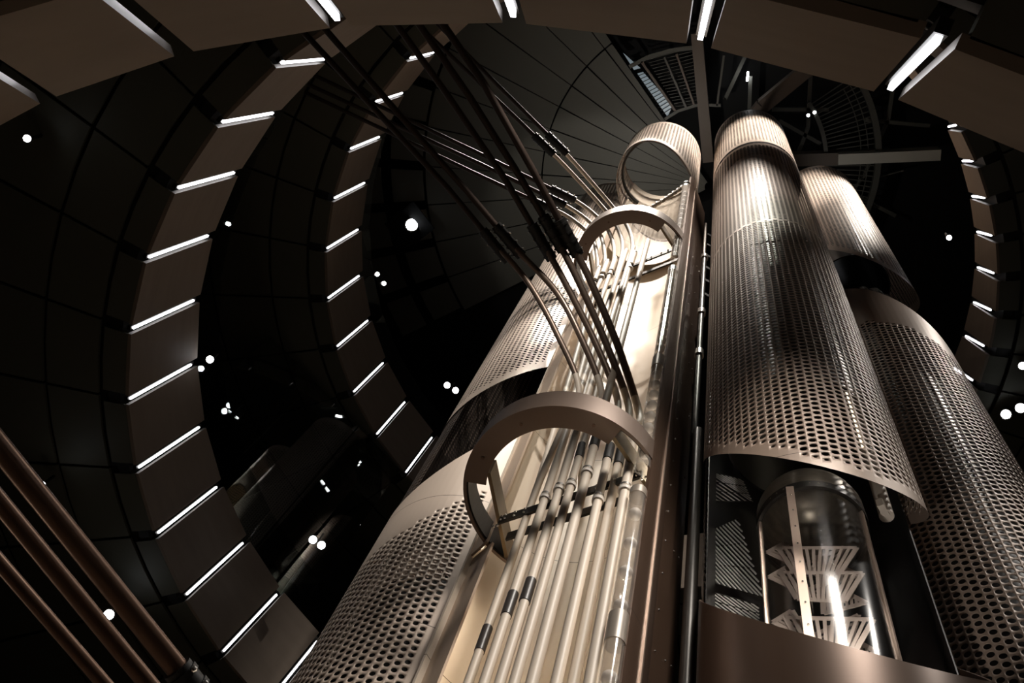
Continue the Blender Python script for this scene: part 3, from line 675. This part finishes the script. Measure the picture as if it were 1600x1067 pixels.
for k, z in enumerate(zs):
    lb = 'white ball inside the clear tube below the lower hoop' if z < 6 else ('white ball stacked in the clear tube between the two hoops' if z < 11.5 else 'white ball in the clear tube above the upper hoop')
    o = MB().ball((0, 0, 0), .046, 18, 12).build('white_ball', M['ball'], None, True) if k == 0 else bpy.data.objects.new('white_ball', ball0.data)
    if k == 0: ball0 = o
    else: COL.objects.link(o)
    o.location = (tp[0], tp[1], z); tag(o, lb, 'ball', lb.replace('white ball', 'balls'))
# braided hose and clamps under the crown
hz = thing('twisted_hose', 'twisted hose slung under the crown between two clear tube heads', 'hose', (1.2, 3.5, 16.0))
tq = pol(12.2, 3.95)
a = Vector((tp[0], tp[1], 16.45)); b = Vector((tq[0], tq[1], 15.6)); P = []
for k in range(41):
    t = k / 40; c_ = a.lerp(b, t); c_.z -= .10 * math.sin(math.pi * t); P.append(c_)
for ph in (0, math.pi):
    mb = MB().tube([p_ + Vector((.022 * math.cos(k * .9 + ph), .01 * math.sin(k * .9 + ph), .022 * math.sin(k * .9 + ph))) for k, p_ in enumerate(P)], .022, 8)
    mb.build('strand', M['greysleeve'], hz, True)
MB().ball((tp[0], tp[1], 16.42), .07, 14, 10).build('hose_head', M['steel'], hz, True)
MB().ball((tq[0], tq[1], 15.75), .11, 14, 10).build('hose_head', M['nylon'], hz, True)
MB().tube([(tq[0], tq[1], 14.6), (tq[0], tq[1], 15.6)], .075, 20, False).build('short_tube', M['tube'], hz, True)
MB().tube([(tq[0], tq[1], 15.35), (tq[0], tq[1], 15.42)], .085, 18).build('clamp_ring', M['steel'], hz, True)
# black pole right of the shaft
pp_ = pol(28.35, 4.05)
pl_ = thing('black_pole', 'slim black pole standing between the shaft and the middle right silo', 'pole', (pp_[0], pp_[1], -1.6))
MB().tube([(pp_[0], pp_[1], -1.6), (pp_[0], pp_[1], 8.2)], .048, 18).build('pole_body', M['black'], pl_, True)
pu = pol(27.9, 4.1)
MB().tube([(pu[0], pu[1], 8.2), (pu[0], pu[1], 14.2)], .034, 14).build('pole_body', M['black'], pl_, True)
MB().tube([(pu[0] - .01, pu[1], 14.2), (pu[0] - .01, pu[1], 16.2)], .022, 12).build('thin_rod', M['greysleeve'], pl_, True)
for z in (14.1, 10.2, 11.6): MB().tube([(pu[0], pu[1], z), (pu[0], pu[1], z + .14)], .055, 12).build('clamp_ring', M['steel'], pl_, True)
for k in range(9):
    if k < 6: MB().box((pu[0] + .05, pu[1], 12.4 + .62 * k), .06, .06, .09).build('bracket', M['hoopdark'], pl_)

# ------------------------------------------------------------------ glass cylinder with baffles under the middle right silo
gs = thing('glass_silo', 'glass cylinder with slotted zigzag plates beneath the middle right silo', 'silo', (AXA.x, AXA.y, 1.1))
g = MB().tube([(AXA.x, AXA.y, 1.1), (AXA.x, AXA.y, 6.40)], .38, 48, False).build('glass_wall', M['glass'], gs, True)
mb = MB(); vs = []; n = 40
for j in range(8):
    t = j / 7; rr = .40 * math.cos(t * 1.35) if j else .40; zz = 6.38 + .12 * (j > 0) + .42 * math.sin(t * 1.35)
    vs.append((rr, zz))
V = []; F = []
for rr, zz in vs:
    V += [(AXA.x + rr * math.cos(2 * math.pi * k / n), AXA.y + rr * math.sin(2 * math.pi * k / n), zz) for k in range(n)]
for j in range(len(vs) - 1):
    for k in range(n): F.append((j * n + k, j * n + (k + 1) % n, (j + 1) * n + (k + 1) % n, (j + 1) * n + k))
F.append(tuple(range((len(vs) - 1) * n, len(vs) * n)))
MB().add(V, F).build('dome', M['dome'], gs, True)
MB().arc(AXA, .372, .40, 6.34, 6.42, 0, 360, 48).build('rim', M['black'], gs, True)
sx = pol(39.0, 3.60)
strip = MB().box((sx[0], sx[1], 3.75), .055, .012, 5.2, R(-39)).build('frame_strip', M['edge'], gs); strip['label'] = 'pale riveted metal strip'
mb = MB()
for k in range(24): mb.ball((sx[0] - .002, sx[1] - .008, 1.4 + .21 * k), .007, 8, 6)
mb.build('rivets', M['steel'], strip)
for a_ in (-200, -62): 
    MB().box((AXA.x + .385 * math.cos(R(a_)), AXA.y + .385 * math.sin(R(a_)), 3.75), .02, .03, 5.2, R(a_)).build('frame_strip', M['edge'], gs)
def slotted(tri, nslots, name, parent):
    """plate with long slots: bars between two edges, framed"""
    a, b, c_ = [Vector(v) for v in tri]; mb = MB(); nrm = (b - a).cross(c_ - a).normalized()
    for u, v in ((a, b), (b, c_), (c_, a)): mb.bar(u, v, .036, .006, up=nrm)
    for k in range(1, nslots + 1):
        t = k / (nslots + 1); p = a.lerp(c_, t); q_ = b.lerp(c_, t); mb.bar(p, q_, .018, .006, up=nrm)
    return mb.build(name, M['baffle'], parent)
rt = Vector((math.cos(R(-40.7)), math.sin(R(-40.7)), 0)); fwd_ = Vector((math.sin(R(40.7)), math.cos(R(40.7)), 0))
c0 = Vector((AXA.x, AXA.y, 0))
def slotted4(P, n, parent):
    P = [Vector(p) for p in P]; mb = MB(); nrm = (P[1] - P[0]).cross(P[3] - P[0]).normalized()
    for k in range(4): mb.bar(P[k], P[(k + 1) % 4], .034, .006, up=nrm)
    for k in range(1, n): t = k / n; mb.bar(P[0].lerp(P[1], t), P[3].lerp(P[2], t), .022, .006, up=nrm)
    return mb.build('baffle_plate', M['baffle'], parent)
for k in range(-5, 3):
    z = 5.77 + .49 * k if k < 1 else 5.77 + .30 * k
    if z > 6.3: continue
    slotted([(2.62, 3.03, z), (2.60, 3.04, z - .37), (2.80, 2.86, z - .30)], 8, 'baffle_plate', gs)
    z -= .04
    slotted4([(2.35, 3.11, z), (2.75, 2.78, z - .07), (2.64, 2.87, z - .36), (2.42, 3.06, z - .30)], 11, gs)
    slotted([(2.30, 3.17, z - .02), (2.46, 3.03, z - .24), (2.40, 3.10, z + .10)], 4, 'baffle_plate', gs)
    slotted([(2.62, 3.20, z + .12), (2.80, 2.95, z + .2), (2.74, 3.08, z - .14)], 5, 'baffle_plate', gs)
point('glass_silo_fill', (AXA.x + .05, AXA.y + .05, 2.0), 50, (1, .93, .88), .04)  # added light inside the cylinder to brighten the plates
spot('glass_silo_fill', (AXA.x - .5, AXA.y - .55, 4.4), (AXA.x, AXA.y, 5.6), 40, 80, .5, (1, .95, .9), .03)  # extra unseen spot from outside, added for the plates
o = MB().ball((AXA.x + .05, AXA.y + .05, 2.0), .02, 12, 8).build('silo_fill_bulb', M['lens']); tag(o, 'small added bulb low inside the glass cylinder, brightening the slotted plates', 'lamp')  # bulb added to go with the inner light
# solid slats in place of a reflected slatted ceiling, left of the glass cylinder
def grille(P, n, label, w_=.010):
    P = [Vector(p) for p in P]; o = thing('reflected_slats', label, 'grille', tuple(P[3])); mb = MB()
    for k in range(-n, n):
        t0 = k / n; t1 = t0 + 1.0
        # diagonal slat from the upper edge to the lower edge, clipped to the plate
        s0 = max(0, -t0); e0 = min(1, (1 - t0))
        if e0 <= s0: continue
        def pt(u, v): return P[0].lerp(P[1], u).lerp(P[3].lerp(P[2], u), v)
        mb.bar(pt(t0 + s0, s0), pt(t0 + e0, e0), w_, .01)
    mb.build('slats', M['slat'], o)
    mb = MB()
    for v in (0, .33, .66, 1): mb.bar(pt(0, v), pt(1, v), .008, .008)
    mb.build('cross_wires', M['black'], o)
    return o
grille([(2.09, 3.70, 6.76), (2.32, 3.56, 7.01), (2.47, 3.49, 5.98), (2.10, 3.70, 6.14)], 11, 'diagonal slats in place of a reflection, left of the glass cylinder')
grille([(2.11, 3.69, 7.80), (2.36, 3.53, 7.66), (2.42, 3.49, 7.28), (2.11, 3.69, 7.28)], 8, 'faint slats in place of a reflection, below the edge of the middle silo', .006)
grille([(2.10, 3.70, 6.02), (2.42, 3.49, 5.85), (2.42, 3.49, 5.55), (2.10, 3.70, 5.7)], 8, 'faint slats in place of a reflection, right above the bronze base', .006)
spot('slat_fill', (2.0, 3.0, 5.0), (2.25, 3.6, 6.5), 22, 40, .4, (1, .93, .86), .03)  # small unseen light added to brighten the slats

# ------------------------------------------------------------------ twin spotlights under floors and roof
def fixture(loc, to, label, twin=True, r=.07, gap=.22):
    loc = Vector(loc); d = (Vector(to) - loc).normalized(); o = thing('spotlight', label, 'spotlight', tuple(loc), 'spotlights of the atrium')
    sd = d.cross(Vector((0, 0, 1))).normalized()
    for e in ((-1, 1) if twin else (0,)):
        c = loc + sd * (gap / 2 * e); h = MB().tube([c - d * .18, c], r, 14).build('lamp_head', M['black'], o, True)
        MB().tube([c, c + d * .012], r * .82, 14).build('lens', M['lens'], h, True)
    MB().bar(loc - d * .1 - Vector((0, 0, 0)), loc - d * .1 + Vector((0, 0, .25)), .03, .03).build('bracket', M['black'], o)
    return o
eye = (0, 0, 0)
fixture((-4.0, 9.56, 24.9), (-1.5, 4, 12), 'large lit spotlight in a black square opening of the roof', False, .20)
o = MB().box((-4.05, 9.65, 24.97), 1.1, .95, .04, R(-65)).build('roof_hatch', M['roofback']); tag(o, 'black square opening in the roof panels around the large spotlight', 'hatch')
fixture((-2.85, 7.87, 17.1), (-.5, 3.5, 9), 'pair of small lamps beyond the middle of the high ring', True, .05)
fixture((-3.13, 11.2, 9.9), (-1, 0, 0), 'bright lamp beside the middle copper pipe', False, .085)
fixture((-4.63, 9.68, 9.9), (-1, 0, 0), 'small lamp touching the uppermost copper pipe', False, .05)
fixture((-6.10, 5.2, 9.95), (-1, 0, 0), 'small lamp in the upper left corner beneath the nearest ring', False, .05)
fixture((-3.86, 8.17, 12.22), (-1, 0, 2), 'bright lamp at the inner edge of the middle ring', False, .065)
fixture((-1.17, 10.22, 12.22), (-.5, 2, 2), 'pair of lamps low at the left near the perforated silo', True, .075, .16)
fixture((-.62, 9.24, 17.12), (-.3, 2, 4), 'pair of lamps close to the left silo shell', True, .075, .2)
fixture((8.50, 4.10, 17.1), (3, 1, 4), 'pair of glaring lamps at the right edge of the picture', True, .10, .26)
fixture((8.10, 3.31, 17.1), (3, 1, 4), 'lamp cut by the right edge of the picture', False, .08)
fixture((5.65, 2.0, 17.0), (3, 1, 6), 'small lamp hanging in the dark right of the silos', False, .05)
fixture((3.72, 1.95, 24.9), (1, 0, 4), 'tiny pair of lamps above the rightmost silo, high under the roof', True, .045, .16)
